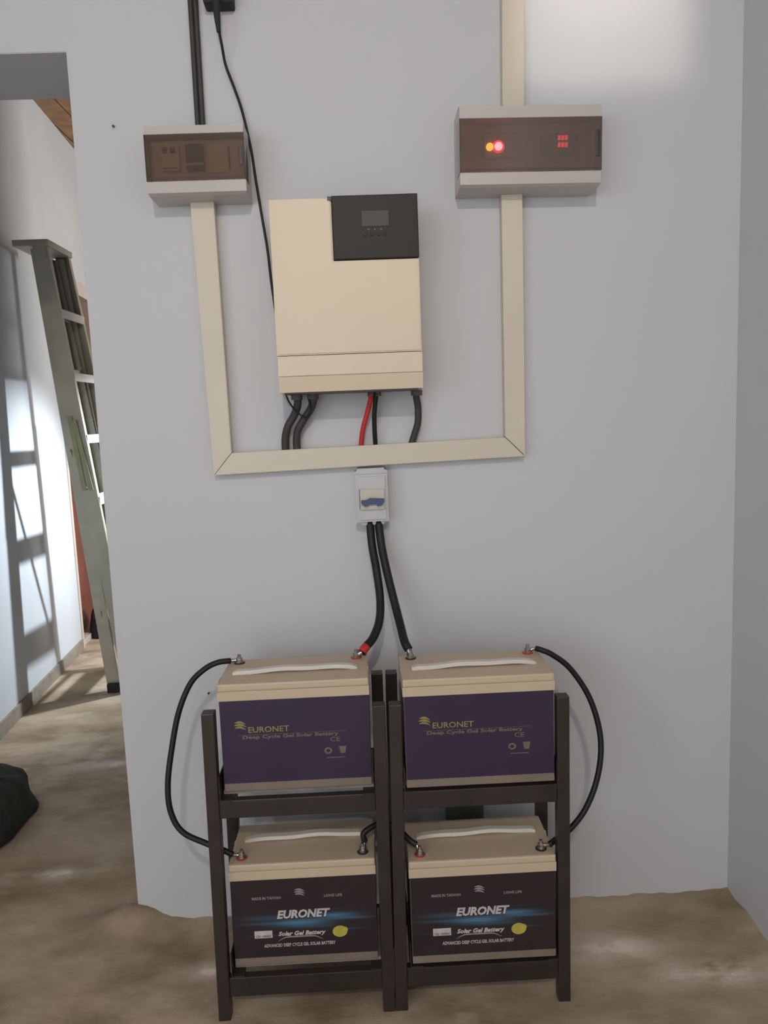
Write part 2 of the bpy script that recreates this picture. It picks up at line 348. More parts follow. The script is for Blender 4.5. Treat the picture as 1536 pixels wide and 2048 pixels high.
struct(obj('wall_back_room', box(1.75, 1.9, 0.26, 4.6, 0, 3.12), 'corridor'))
struct(obj('corridor_shade_wall', box(-0.40, -0.28, 0.26, 2.5, 0, 3.12), 'corridor'))  # unseen partition, added to shade the near part of the corridor's left wall
ceilc = struct(obj('ceiling_corridor', box(-2.05, 1.9, 0.26, 4.75, 3.135, 3.2), 'wood'))
bm0 = box(-0.07, 0.07, -2.2, 2.2, 0, 0.016, bev=0.003, seg=1); me0 = None
for i in range(27):
    if me0 is None: p = obj('ceiling_board', bm0, 'wood', ceilc); me0 = p.data
    else: p = bpy.data.objects.new('ceiling_board', me0); C.objects.link(p); p.parent = ceilc
    p.location = (-1.97 + i * 0.146, 2.48, 3.12 - 0.003 * (i % 2))

# ------------------------------------------------------------------ inverter
inv = tag(empty('solar_inverter', (-0.012, 0, 1.39)), 'cream wall-mounted solar inverter with black display corner', 'inverter')
W2, H, F = 0.1645, 0.4225, -0.16
SX = -0.0268   # left edge of the black panel
bm = prism([(-W2, 0.083), (W2, 0.083), (W2, 0.287), (SX, 0.287), (SX, H), (-W2, H)], F, F + 0.12, bev=0.003)
obj('front_cover', bm, 'inv', inv)
obj('chassis', box(-W2 + 0.004, W2 - 0.004, F + 0.12, -0.02, 0.012, H - 0.004), 'inv', inv)
obj('lower_cover', box(-W2 + 0.0005, W2 + 0.001, F - 0.0005, F + 0.12, 0.036, 0.0815, bev=0.002), 'inv', inv)
bm = xprism([(F, 0.0355), (F + 0.12, 0.0355), (F + 0.12, 0.0), (F + 0.010, 0.0)], -W2 + 0.001, W2 + 0.001)
obj('bottom_edge', bm, 'inv', inv)
obj('underside_plate', box(-W2 + 0.01, W2 - 0.01, F + 0.02, -0.03, -0.003, 0.012), 'invdark', inv)
obj('wall_bracket', box(-0.10, 0.10, -0.02, 0.0, 0.10, 0.36), 'invdark', inv)
pan = obj('display_panel', box(SX + 0.001, W2 + 0.0005, F - 0.004, F + 0.118, 0.2885, H + 0.003, bev=0.002), 'panel', inv)
scr = obj('screen', box(0.0395, 0.1000, F - 0.0055, F - 0.003, 0.3575, 0.3915, bev=0.001), 'screen', pan)
for i in range(4): obj('button', lathe([(0.0035, 0.0), (0.004, 0.0012), (0.0035, 0.002)], (0.0475 + i * 0.014, F - 0.0055, 0.3405), 12, axis='y'), 'panel', pan)
for i in range(3): obj('indicator', lathe([(0.002, 0.0), (0.0022, 0.001), (0.002, 0.0016)], (0.054 + i * 0.014, F - 0.0052, 0.351), 10, axis='y'), 'modd', pan)
obj('panel_clip', box(SX - 0.008, SX + 0.001, F - 0.003, F + 0.02, H - 0.006, H + 0.002), 'invdark', inv)
for x in (-0.145, -0.106, 0.035, 0.050, 0.145):
    obj('cable_gland', lathe([(0.014, -0.012), (0.014, 0.0), (0.012, 0.001)] if abs(x) > 0.09 else [(0.009, -0.010), (0.009, 0.0), (0.008, 0.001)], (x + 0.012, -0.055, -0.003), 14), 'invdark', inv)

# ------------------------------------------------------------------ cable trunking
def trunking(pts, label):
    t = tag(empty('cable_trunking', (0, 0, 0)), label, 'trunking', 'cream cable trunking on the wall')
    cx = sum(p[0] for p in pts) / len(pts); cz = sum(p[1] for p in pts) / len(pts); t.location = (cx, 0, cz)
    P = [(p[0] - cx, p[1] - cz) for p in pts]
    obj('base', prism([(x * 0.985 if abs(x) < 0.1 else x - math.copysign(0.001, x), z * 0.985 if abs(z) < 0.1 else z - math.copysign(0.001, z)) for x, z in P], -0.027, -0.0002), 'trunk', t)
    obj('cover', prism(P, -0.034, -0.0272, bev=0.0012), 'trunk', t)
trunking([(-0.3599, 1.2003), (-0.3140, 1.2535), (-0.3186, 1.850), (-0.3737, 1.850)], 'cream trunking dropping from the narrower breaker box to the mitred corner')
trunking([(-0.3590, 1.1997), (0.4105, 1.2160), (0.3625, 1.2644), (-0.3130, 1.2525)], 'long horizontal cream trunking below the inverter')
trunking([(0.4118, 1.2170), (0.4147, 1.842), (0.3644, 1.842), (0.3630, 1.2660)], 'cream trunking dropping from the wider breaker box with lit red lamps')
trunking([(0.3708, 2.020), (0.4216, 2.020), (0.4300, 2.75), (0.3800, 2.75)], 'cream trunking rising above the wider breaker box into the bright patch')

# ------------------------------------------------------------------ breaker boxes
def breaker_box(name, x0, x1, zb, w0, w1, zt, label, smoke, tilt=0.0):
    t = tag(empty(name, ((x0 + x1) / 2, 0, zb)), label, 'breaker box'); h = (x1 - x0) / 2; t.rotation_euler = (0, tilt, 0)
    w0 -= zb; w1 -= zb; zt -= zb
    D = -0.10
    prof = [(-0.0005, 0), (-0.012, -0.001), (D + 0.012, 0.0), (D, 0.004), (D, w0), (-0.052, w0), (-0.052, w1), (D, w1), (D, zt - 0.004), (D + 0.012, zt), (-0.0005, zt)]
    obj('housing', xprism(prof, -h, h), 'boxw', t)
    cv = box(-h - 0.001, h + 0.001, D - 0.003, D, w0 + 0.0005, w1 - 0.0005)
    bx(cv, -h - 0.001, -h + 0.002, D, D + 0.046, w0 + 0.0005, w1 - 0.0005); bx(cv, h - 0.002, h + 0.001, D, D + 0.046, w0 + 0.0005, w1 - 0.0005)
    obj('smoked_cover', cv, smoke, t)
    obj('inner_panel', box(-h + 0.006, h - 0.006, -0.066, -0.0525, w0 + 0.003, w1 - 0.003, bev=0.001), 'innerpanel', t)
    obj('latch', box(h - 0.012, h - 0.004, D - 0.005, D - 0.003, w0 + 0.03, w1 - 0.03, bev=0.001), 'modd', t)
    obj('hinge_ridge', box(-h + 0.004, h - 0.004, D - 0.004, D - 0.003, w0 + 0.004, w0 + 0.008), 'smoke2', t)
    return t
def mid(x0, x1): return (x0 + x1) / 2
x0, x1, zb = -0.4535, -0.2310, 1.846
lb = breaker_box('breaker_box', x0, x1, zb, 1.8752, 1.9766, 1.9985, 'narrower breaker box with smoked cover, black cables entering its top', 'smoke')
cx = mid(x0, x1)
m1 = obj('breaker_module', box(-0.4235 - cx, -0.3820 - cx, -0.082, -0.066, 1.9035 - zb, 1.9630 - zb, bev=0.002), 'modw', lb)
for dx in (0.010, 0.028):
    obj('toggle', xprism([(-0.082, 0.0), (-0.092, 0.004), (-0.092, 0.010), (-0.082, 0.014)], dx - 0.005, dx + 0.005), 'brown', m1).location = (-0.4235 - cx, 0, 1.941 - zb)
obj('marking_strip', box(0.003, 0.037, -0.0828, -0.0815, 0.004, 0.007), 'brown', m1).location = (-0.4235 - cx, 0, 1.9035 - zb)
m2 = obj('breaker_module', box(-0.3675 - cx, -0.3265 - cx, -0.084, -0.066, 1.9045 - zb, 1.9605 - zb, bev=0.002), 'modd', lb)
obj('pale_strip', box(-0.3665 - cx, -0.3275 - cx, -0.0855, -0.0835, 1.9130 - zb, 1.9185 - zb), 'boxw', m2)
obj('blank_plate', box(-0.318 - cx, -0.2725 - cx, -0.072, -0.066, 1.900 - zb, 1.963 - zb, bev=0.001), 'modw', lb)
obj('slot', box(-0.2712 - cx, -0.2690 - cx, -0.070, -0.0655, 1.907 - zb, 1.956 - zb), 'brown', lb)
x0, x1, zb = 0.2575, 0.5825, 1.8415
rb = breaker_box('breaker_box', x0, x1, zb, 1.8722, 1.9895, 2.0200, 'wider breaker box with glowing red and amber lamps behind smoked cover', 'smoke2', tilt=0.012)
cx = mid(x0, x1)
ma = obj('meter_module', box(0.3165 - cx, 0.4030 - cx, -0.081, -0.066, 1.9100 - zb, 1.9640 - zb, bev=0.002), 'modg', rb)
lamp_prof = [(0.0085, 0.0), (0.0085, -0.004), (0.0070, -0.0085), (0.003, -0.0105)]
obj('amber_lamp', lathe(lamp_prof, (0.3290 - cx, -0.081, 1.9330 - zb), 16, axis='y'), 'led_y', ma, True)['label'] = 'glowing amber lamp'
obj('red_lamp', lathe([(r * 1.1, h) for r, h in lamp_prof], (0.3490 - cx, -0.081, 1.9335 - zb), 16, axis='y'), 'led_p', ma, True)['label'] = 'glowing red lamp'
obj('lamp_halo', lathe([(0.0145, 0.0), (0.0140, -0.0022), (0.0105, -0.0030)], (0.3490 - cx, -0.081, 1.9335 - zb), 20, axis='y'), 'led_halo', ma, True)  # glowing ring added as the red halo around the lamp
gl = light('red_lamp_glow', 'POINT', (0, 0, 0), 0.035, (1.0, 0.08, 0.10), shadow_soft_size=0.004); gl.parent = rb; gl.location = (0.345 - cx, -0.0965, 1.9335 - zb)
obj('dial', lathe([(0.008, 0), (0.008, -0.005), (0.004, -0.007)], (0.3885 - cx, -0.081, 1.937 - zb), 14, axis='y'), 'modd', ma)
mb = obj('meter_module', box(0.4480 - cx, 0.5370 - cx, -0.081, -0.066, 1.9080 - zb, 1.9610 - zb, bev=0.002), 'modg', rb)
obj('dark_window', box(0.4530 - cx, 0.4775 - cx, -0.0825, -0.0805, 1.9165 - zb, 1.9430 - zb), 'modd', mb)
obj('display_window', box(0.4835 - cx, 0.5300 - cx, -0.0818, -0.0805, 1.9260 - zb, 1.9595 - zb), 'modd', mb)
for r_, (z0, z1) in enumerate(((1.9455, 1.9555), (1.9300, 1.9400))):
    for k in range(3):
        a = 0.4865 + k * 0.0082 - cx; s = 0.0015
        obj('lit_digit', prism([(a, z0 - zb), (a + 0.0062, z0 - zb), (a + 0.0062 + s, z1 - zb), (a + s, z1 - zb)], -0.0832, -0.0818), 'led_r', mb)

# ------------------------------------------------------------------ battery isolator below the trunking
dc = tag(empty('isolator_box', (0.0265, 0, 1.065)), 'small white isolator box with blue toggle under the horizontal trunking', 'breaker box')
out = [(-0.0240, -0.004), (0.0270, -0.003), (0.0330, 0.003), (0.0418, 0.002), (0.0410, 0.130), (0.0330, 0.1335), (0.0320, 0.1375), (-0.0340, 0.1370), (-0.0350, 0.1320), (-0.0415, 0.1295), (-0.0420, 0.0), (-0.033, 0.001)]
obj('housing', prism(out, -0.048, -0.0005, bev=0.002), 'boxg', dc)
obj('front_face', prism([(-0.0385, 0.006), (0.0395, 0.007), (0.0390, 0.124), (-0.0390, 0.123)], -0.065, -0.0482, bev=0.006), 'boxg', dc)
br = obj('breaker_module', box(-0.0290, 0.0300, -0.072, -0.066, 0.0375, 0.0875, bev=0.0015), 'modcream', dc)
obj('toggle', prism([(-0.0270, 0.056), (-0.019, 0.047), (-0.010, 0.047), (-0.008, 0.052), (0.010, 0.052), (0.012, 0.047), (0.021, 0.047), (0.0295, 0.058), (0.0295, 0.064), (-0.006, 0.067), (-0.012, 0.0625), (-0.0270, 0.0615)], -0.086, -0.0722, bev=0.001), 'blue', br)
obj('toggle_recess', box(-0.0255, 0.0265, -0.0728, -0.0715, 0.044, 0.047), 'modw', br)
obj('edge_strip', box(-0.031, -0.0293, -0.0715, -0.0655, 0.040, 0.088), 'modg', br)

# ------------------------------------------------------------------ supply cable, plug and socket at the top
for dx, lab in ((-0.0058, 'black supply cable, left of the pair running up from the narrower breaker box'), (0.0058, 'black supply cable, right of the pair running up from the narrower breaker box')):
    o = obj('supply_cable', tube([(-0.3428 + dx, -0.008, 1.99), (-0.3425 + dx, -0.008, 2.10), (-0.3418 + dx, -0.008, 2.25), (-0.3412 + dx, -0.008, 2.45), (-0.341 + dx, -0.008, 2.75)], 0.0062), 'grey_cable', smooth=True)
    tag(o, lab, 'cable', 'pair of black supply cables')
sk = tag(empty('power_socket', (-0.279, 0, 2.33)), 'black power socket at the top edge above the thin cord', 'socket')
obj('housing', box(-0.034, 0.034, -0.045, 0.0, -0.0525, 0.06, bev=0.006), 'rubber', sk)
obj('face', box(-0.028, 0.028, -0.048, -0.045, -0.044, 0.052, bev=0.001), 'grey_cable', sk)
pc = tag(empty('hanging_flex', (-0.281, -0.05, 2.21)), 'thin black cord with tapered plug hanging beside the inverter', 'cord')
def rel(P, e): return [tuple(Vector(p) - e.location) for p in P]
obj('plug', tube(rel([(-0.281, -0.060, 2.300), (-0.2812, -0.055, 2.270), (-0.2808, -0.050, 2.235), (-0.2800, -0.046, 2.213)], pc), lambda t: 0.0105 - 0.0058 * t, 6, 14), 'rubber', pc, True)
obj('wire', tube(rel([(-0.2803, -0.047, 2.222), (-0.277, -0.032, 2.19), (-0.2735, -0.015, 2.155), (-0.2557, -0.012, 2.1013), (-0.2413, -0.012, 2.0509), (-0.2260, -0.012, 1.9664), (-0.2190, -0.012, 1.898), (-0.2084, -0.012, 1.8058), (-0.2004, -0.012, 1.736), (-0.196, -0.012, 1.6656), (-0.190, -0.012, 1.60), (-0.184, -0.010, 1.54), (-0.186, -0.010, 1.50), (-0.178, -0.010, 1.46), (-0.165, -0.010, 1.43)], pc), 0.0032, 8, 8), 'black', pc, True)

# ------------------------------------------------------------------ cables under the inverter
def cable(name, P, r, m, lab, group='cables under the inverter', seg=12):
    return tag(obj(name, tube(P, r, 8, seg), m, smooth=True), lab, 'cable', group)
cable('conduit_cable', [(-0.1430, -0.060, 1.385), (-0.1440, -0.052, 1.365), (-0.1540, -0.042, 1.340), (-0.1720, -0.034, 1.312), (-0.1810, -0.026, 1.280), (-0.1820, -0.018, 1.235)], 0.0095, 'grey_cable', 'leftmost thick dark grey cable curving from the inverter into the trunking')
cable('conduit_cable', [(-0.1050, -0.058, 1.385), (-0.1060, -0.054, 1.370), (-0.1150, -0.046, 1.350), (-0.1360, -0.036, 1.322), (-0.1520, -0.028, 1.290), (-0.1545, -0.018, 1.235)], 0.0095, 'grey_cable', 'second thick dark grey cable from the left under the inverter')
cable('red_cable', [(0.0350, -0.060, 1.385), (0.0330, -0.052, 1.370), (0.0245, -0.042, 1.340), (0.0120, -0.032, 1.300), (0.0055, -0.022, 1.262), (0.0040, -0.016, 1.235)], 0.0062, 'red', 'bright red cable running from the inverter into the trunking')
cable('black_cable', [(0.0480, -0.060, 1.385), (0.0450, -0.052, 1.368), (0.0405, -0.042, 1.330), (0.0400, -0.032, 1.295), (0.0408, -0.022, 1.262), (0.0410, -0.016, 1.235)], 0.0058, 'black', 'black cable beside the red one under the inverter')
cable('conduit_cable', [(0.1430, -0.060, 1.385), (0.1445, -0.052, 1.368), (0.1480, -0.044, 1.345), (0.1470, -0.036, 1.310), (0.1380, -0.028, 1.280), (0.1250, -0.018, 1.240)], 0.0085, 'grey_cable', 'rightmost dark grey cable bending left under the inverter')
cable('thin_wire', [(-0.169, -0.075, 1.388), (-0.163, -0.062, 1.370), (-0.150, -0.056, 1.350), (-0.130, -0.055, 1.333), (-0.120, -0.060, 1.336), (-0.113, -0.062, 1.352), (-0.1155, -0.060, 1.372), (-0.118, -0.058, 1.386)], 0.0022, 'black', 'thin black wire looping across the two thick grey cables', seg=8)
cable('bare_wire', [(-0.174, -0.082, 1.388), (-0.170, -0.076, 1.376), (-0.163, -0.070, 1.362)], 0.0018, 'whitewire', 'short pale bare wire sticking out at the lower left inverter corner', seg=8)

# ------------------------------------------------------------------ battery racks
def rack(xa, xb, lean, lab):
    t = tag(empty('battery_rack', ((xa + xb) / 2, -0.247, 0)), lab, 'rack', 'black battery racks'); h = (xb - xa) / 2; p = 0.0275; yf, yb = -0.117, 0.117
    for sx in (-1, 1):
        for y in (yf, yb - p):
            xx = -h if sx < 0 else h - p
            bm = box(xx, xx + p, y, y + p, 0.0, 0.717, bev=0.0025)
            for v in bm.verts:
                if v.co.z < 0.3: v.co.x += lean[0 if sx < 0 else 1]
            obj('post', bm, 'rack', t)
    for z0, z1, dx in ((0.478, 0.519, 0.3), (0.056, 0.102, 0.85)):
        obj('front_rail', box(-h + p + lean[0] * dx, h - p + lean[1] * dx, yf + 0.003, yf + 0.022, z0, z1, bev=0.002), 'rack', t)
        obj('rear_rail', box(-h + p + lean[0] * dx, h - p + lean[1] * dx, yb - 0.022, yb - 0.003, z0, z1 - 0.012, bev=0.002), 'rack', t)
    for zb in (0.529, 0.115):
        for sx in (-1, 1):
            xo = sx * (h - p + 0.0005)
            prof = [(xo, zb - 0.012), (xo - sx * 0.028, zb - 0.012), (xo - sx * 0.028, zb - 0.0085), (xo - sx * 0.0020, zb - 0.0085), (xo - sx * 0.0020, zb + 0.045), (xo, zb + 0.045)]
            obj('side_angle', prism(prof, yf + 0.002, yb - 0.002), 'rack', t)
        obj('shelf_board', box(-h + p + 0.004, h - p - 0.004, yf + 0.03, yb - 0.03, zb - 0.0085, zb, bev=0.001), 'skirt', t)
    return t
rack(-0.3580, 0.0338, (-0.008, -0.004), 'black steel battery rack nearer the doorway')
rack(0.0410, 0.4300, (-0.0102, -0.003), 'black steel battery rack nearer the room corner')

# ------------------------------------------------------------------ batteries
txt = {
    'maker_big': text_mesh('t1', 'EURONET', 0.026, 0.119, 0.22, 0.0011),
    'maker_shadow': text_mesh('t1s', 'EURONET', 0.026, 0.119, 0.22, 0.0024),
    'solar': text_mesh('t2', 'Solar Gel Battery', 0.0135, 0.106, 0.25, 0.0005),
    'adv': text_mesh('t3', 'ADVANCED DEEP CYCLE GEL SOLAR BATTERY', 0.0105, 0.160, 0.0, 0.0002),
    'made': text_mesh('t4', 'MADE IN TAIWAN', 0.0085, 0.064, 0.0, 0.0002),
    'long': text_mesh('t5', 'LONG LIFE', 0.0085, 0.040, 0.0, 0.0002),
    'v1': text_mesh('t6', '12V 100AH', 0.0075, 0.033, 0.0, 0.0001),
    'maker_small': text_mesh('t7', 'EURONET', 0.018, 0.088, 0.0, 0.0002),
    'deep': text_mesh('t8', 'Deep Cycle Gel Solar Battery', 0.0105, 0.207, 0.0, 0.0003),
    'ce': text_mesh('t9', 'CE', 0.0145, 0.021, 0.0, 0.0001),
}
def logo_mesh(s):
    """three stacked swooshes forming a globe"""
    bm = bmesh.new()
    for k, (r0, off) in enumerate(((1.0, 0.55), (1.12, 0.05), (1.0, -0.45))):
        n = 9; top = []; bot = []
        for i in range(n):
            t = -1 + 2 * i / (n - 1); x = t * r0
            zc = off + 0.32 * math.sin((t + 0.9) * 1.55) - 0.22 * t
            th = 0.17 * (1 - t * t) + 0.035
            top.append(bm.verts.new((x * s, -0.0003, (zc + th) * s))); bot.append(bm.verts.new((x * s, -0.0003, (zc - th) * s)))
        for i in range(n - 1): bm.faces.new((bot[i], bot[i + 1], top[i + 1], top[i]))
    r = bmesh.ops.extrude_face_region(bm, geom=bm.faces[:])
    for v in [e for e in r['geom'] if isinstance(e, bmesh.types.BMVert)]: v.co.y = 0.0003
    bmesh.ops.recalc_face_normals(bm, faces=bm.faces[:]); return bm
def arc_mesh(x0, x1, z0, rise, th, n=12):
    bm = bmesh.new(); a = []; b = []
    for i in range(n + 1):
        t = i / n; x = x0 + (x1 - x0) * t; q = min(1, min(t, 1 - t) / 0.22); zc = z0 + rise * math.sin(q * math.pi / 2)
        a.append(bm.verts.new((x, -0.0003, zc + th * (0.35 + 0.65 * q)))); b.append(bm.verts.new((x, -0.0003, zc)))
    for i in range(n): bm.faces.new((b[i], b[i + 1], a[i + 1], a[i]))
    return bm
HB = 0.172 / 2; LB = 0.326 / 2
def make_battery():
    t = empty('solar_battery')
    obj('case', box(-LB + 0.0022, LB - 0.0022, -HB + 0.0022, HB - 0.0022, 0, 0.206, bev=0.002), 'case', t)
    # lid: two tiers with a fine ridge between, terminal wells at the front corners
    bm = box(-LB, LB, -HB, HB, 0.2055, 0.2265, bev=0.0008); bx(bm, -LB + 0.0007, LB - 0.0007, -HB + 0.0007, HB - 0.0007, 0.2262, 0.2430, bev=0.004)
    lid = obj('lid', bm, 'lid', t)
    for sx in (-1, 1): obj('handle_slot', lathe([(0.009, 0.0), (0.0105, 0.001), (0.0105, 0.0016)], (0, 0, 0), 14), 'handle', lid).matrix_local = Matrix.Translation((sx * (LB - 0.0022), 0.012, 0.234)) @ Matrix.Rotation(sx * math.pi / 2, 4, 'Y') @ Matrix.Diagonal((1.0, 1.0, 1.0, 1))
    # carrying strap lying along the lid
    bm = bmesh.new(); rings = []
    for i in range(25):
        u = -1 + 2 * i / 24; x = u * 0.138; z = 0.2425 + 0.0045 * (1 - u * u) + 0.0012 * math.sin(u * 7); y = 0.016 + 0.003 * math.sin(u * 2.3)
        if abs(u) > 0.95: z -= 0.003
        rings.append([bm.verts.new((x, y + a, z + b)) for a, b in ((-0.0085, 0.0), (-0.0075, 0.0085), (0.0075, 0.0085), (0.0085, 0.0))])
    for a, b in zip(rings, rings[1:]):
        for k in range(4): bm.faces.new((a[k], a[(k + 1) % 4], b[(k + 1) % 4], b[k]))
    bm.faces.new(rings[0]); bm.faces.new(rings[-1]); bmesh.ops.recalc_face_normals(bm, faces=bm.faces[:])
    obj('carry_strap', bm, 'handle', t)
    for sx, ring in ((-1, 'redring'), (1, 'blackring')):
        x, y, z = sx * 0.1355, -HB + 0.028, 0.2428
        term = obj('terminal', lathe([(0.0125, 0), (0.0125, 0.002), (0.0105, 0.003)], (x, y, z), 18), ring, t)
        obj('washer', lathe([(0.010, 0), (0.010, 0.0018), (0.0095, 0.0022)], (x, y, z + 0.0028), 18), 'steel', term)
        obj('nut', lathe([(0.0068, 0), (0.0072, 0.001), (0.0072, 0.0055), (0.006, 0.0065)], (x, y, z + 0.0075), 6), 'steel', term)
        obj('bolt', lathe([(0.0042, 0), (0.0042, 0.0095), (0.003, 0.0105)], (x, y, z + 0.011), 12), 'steel', term)
    # front label (terminal side)
    lf = obj('front_label', box(-LB + 0.003, LB - 0.003, -HB + 0.0012, -HB + 0.0024, 0.019, 0.2052), 'label_front', t)
    yl = -HB + 0.0010
    put(txt['maker_shadow'], 'lettering_outline', 'shadow_print', lf, (-0.0010, yl + 0.0001, 0.1195))
    put(txt['maker_big'], 'lettering', 'white_print', lf, (-0.0018, yl - 0.0003, 0.1203))
    put(txt['solar'], 'lettering', 'white_print', lf, (-0.0072, yl, 0.0722))
    put(txt['adv'], 'lettering', 'white_print', lf, (-0.0135, yl, 0.0465))
    put(txt['made'], 'lettering', 'grey_print', lf, (-0.0824, yl, 0.1610))
    put(txt['long'], 'lettering', 'grey_print', lf, (0.0657, yl, 0.1602))
    obj('logo', logo_mesh(0.0105), 'grey_print', lf).location = (-0.0085, yl, 0.1695)
    pl = obj('rating_plate', box(-0.1135, -0.0735, yl - 0.0003, yl + 0.0004, 0.0655, 0.0830, bev=0.0003), 'white_print', lf)
    put(txt['v1'], 'lettering', 'shadow_print', lf, (-0.0935, yl - 0.0003, 0.0700))
    a = obj('swoosh', arc_mesh(-0.0615, 0.0385, 0.0555, 0.0085, 0.0035), 'grey_print', lf); a.location = (0, yl, 0)
    bm = bmesh.new(); vs_ = []
    for i in range(28):
        q = 2 * math.pi * i / 28; rx, rz = 0.0165, 0.0135
        x, z = rx * math.cos(q), rz * math.sin(q)
        if 0.15 < q < 0.75: x *= 1.13; z *= 1.10
        vs_.append((0.0775 + x, 0.0725 + z))
    obj('leaf_mark', prism(vs_, yl - 0.0003, yl + 0.0003), 'yellow_print', lf)
    # back label
    lbk = obj('back_label', box(-LB + 0.003, LB - 0.003, HB - 0.0024, HB - 0.0012, 0.019, 0.2052), 'label_back', t)
    R = Matrix.Rotation(math.pi, 4, 'Z'); yb = HB - 0.0010
    def pb(o, x, z): o.matrix_local = Matrix.Translation((-x, yb, z)) @ R
    pb(obj('logo', logo_mesh(0.0115), 'gold', lbk), -0.1180, 0.1475)
    pb(put(txt['maker_small'], 'lettering', 'gold', lbk, (0, 0, 0)), -0.0570, 0.1390)
    pb(put(txt['deep'], 'lettering', 'gold_pale', lbk, (0, 0, 0)), -0.0105, 0.1215)
    pb(obj('rule', box(-0.125, 0.110, -0.0002, 0.0002, -0.0003, 0.0003), 'gold_pale', lbk), 0.0, 0.1275)
    pb(put(txt['ce'], 'lettering', 'gold_pale', lbk, (0, 0, 0)), 0.0850, 0.1095)
    bm = bmesh.new(); n = 20; a = []; b = []
    for i in range(n):
        q = 2 * math.pi * i / n; a.append(bm.verts.new((0.0085 * math.cos(q), -0.0003, 0.0075 * math.sin(q)))); b.append(bm.verts.new((0.0045 * math.cos(q), -0.0003, 0.0038 * math.sin(q))))
    for i in range(n): bm.faces.new((b[i], b[(i + 1) % n], a[(i + 1) % n], a[i]))
    pb(obj('recycling_mark', bm, 'gold_pale', lbk), 0.0690, 0.0840)
    pb(obj('bin_mark', prism([(-0.005, -0.008), (0.005, -0.008), (0.0075, 0.005), (0.0085, 0.008), (-0.0085, 0.008), (-0.0075, 0.005)], -0.0003, 0.0003), 'gold_pale', lbk), 0.1005, 0.0848)
    pb(obj('mark_underline', box(-0.020, 0.020, -0.0003, 0.0003, -0.0008, 0.0008), 'gold_pale', lbk), 0.0850, 0.0680)
    return t
bat = make_battery()
places = [((-0.1621, -0.344 + HB, 0.5295), math.pi, 'battery with plain purple label, upper shelf of the rack nearer the doorway'),
          ((0.2345, -0.368 + HB, 0.5295), math.pi, 'battery with plain purple label, upper shelf of the rack nearer the corner'),
          ((-0.1645, -0.344 + HB, 0.1155), 0.0, 'battery with blue-streaked black label, lower shelf of the rack nearer the doorway'),
          ((0.2335, -0.368 + HB, 0.1155), 0.0, 'battery with blue-streaked black label, lower shelf of the rack nearer the corner')]
for i, (loc, rz, lab) in enumerate(places):
    o = bat if i == 0 else copy_tree(bat)
    o.location = loc; o.rotation_euler = (0, 0, rz); tag(o, lab, 'battery', 'solar batteries on the racks')

# ------------------------------------------------------------------ battery cables
def term_pos(i, sx):   # sx in the photo sense (-1 left, 1 right)
    (x, y, z), rz, _ = places[i]
    s = -1 if rz else 1
    return Vector((x + sx * 0.1355, y + s * (-HB + 0.028), z + 0.2428 + 0.0062))
def battery_cable(P, r, lab, ends, sleeve=None):
    e = tag(empty('battery_cable', P[0]), lab, 'cable', 'battery cables')
    Q = [Vector(p) - e.location for p in P]
    obj('sheath', tube(Q, r, 8, 14), 'black', e, True)
    for (p, q) in ends:      # flat lug from the cable end to the bolt
        p = Vector(p) - e.location; q = Vector(q) - e.location; d = (p - q); d.z = 0; d.normalize()
        lg = obj('lug', lathe([(0.0085, 0), (0.0085, 0.0022), (0.0080, 0.0026)], q - Vector((0, 0, 0.0010)), 16), 'steel', e)
        obj('barrel', tube([q + d * 0.007 + Vector((0, 0, 0.001)), q.lerp(p, 0.55) + Vector((0, 0, 0.001)), p], r * 0.62, 4, 10), 'steel', lg, True)
    if sleeve:
        i0, m = sleeve
        pts = catmull(Q, 8); seg = pts[-10:] if i0 < 0 else pts[:10]
        obj('heat_shrink', tube(seg, r * 1.06, 1, 14, smooth_path=False), m, e, True)
    return e
tUL_l, tUL_r = term_pos(0, -1), term_pos(0, 1); tUR_l, tUR_r = term_pos(1, -1), term_pos(1, 1)
tLL_l, tLL_r = term_pos(2, -1), term_pos(2, 1); tLR_l, tLR_r = term_pos(3, -1), term_pos(3, 1)
V = Vector
Pl = [tUL_l + V((-0.020, 0, 0.001)), (-0.348, -0.206, 0.778), (-0.378, -0.212, 0.765), (-0.410, -0.22, 0.735), (-0.436, -0.24, 0.676), (-0.453, -0.26, 0.596), (-0.462, -0.28, 0.522), (-0.457, -0.29, 0.462), (-0.432, -0.298, 0.418), (-0.380, -0.302, 0.390), (-0.347, -0.308, 0.378), tLL_l + V((-0.020, 0.003, 0.002))]
battery_cable(Pl, 0.0066, 'black jumper cable looping out on the doorway side of the racks', [(Pl[0], tUL_l), (Pl[-1], tLL_l)])
Pr = [tUR_r + V((0.020, 0, 0.004)), (0.400, -0.232, 0.781), (0.424, -0.236, 0.770), (0.464, -0.24, 0.737), (0.503, -0.25, 0.675), (0.522, -0.265, 0.608), (0.523, -0.28, 0.548), (0.507, -0.295, 0.484), (0.477, -0.31, 0.428), (0.440, -0.318, 0.388), (0.412, -0.322, 0.371), tLR_r + V((0.020, 0.003, 0.001))]
battery_cable(Pr, 0.0066, 'black jumper cable looping out on the room corner side of the racks', [(Pr[0], tUR_r), (Pr[-1], tLR_r)])
Pm = [tLL_r + V((0.006, 0.004, 0.016)), (-0.026, -0.310, 0.398), (-0.008, -0.302, 0.408), (0.014, -0.294, 0.411), (0.040, -0.298, 0.406), (0.062, -0.312, 0.396), (0.078, -0.326, 0.386), tLR_l + V((-0.006, 0.008, 0.014))]
battery_cable(Pm, 0.0066, 'short black jumper cable arching behind the middle posts between the lower batteries', [(Pm[0], tLL_r), (Pm[-1], tLR_l)])
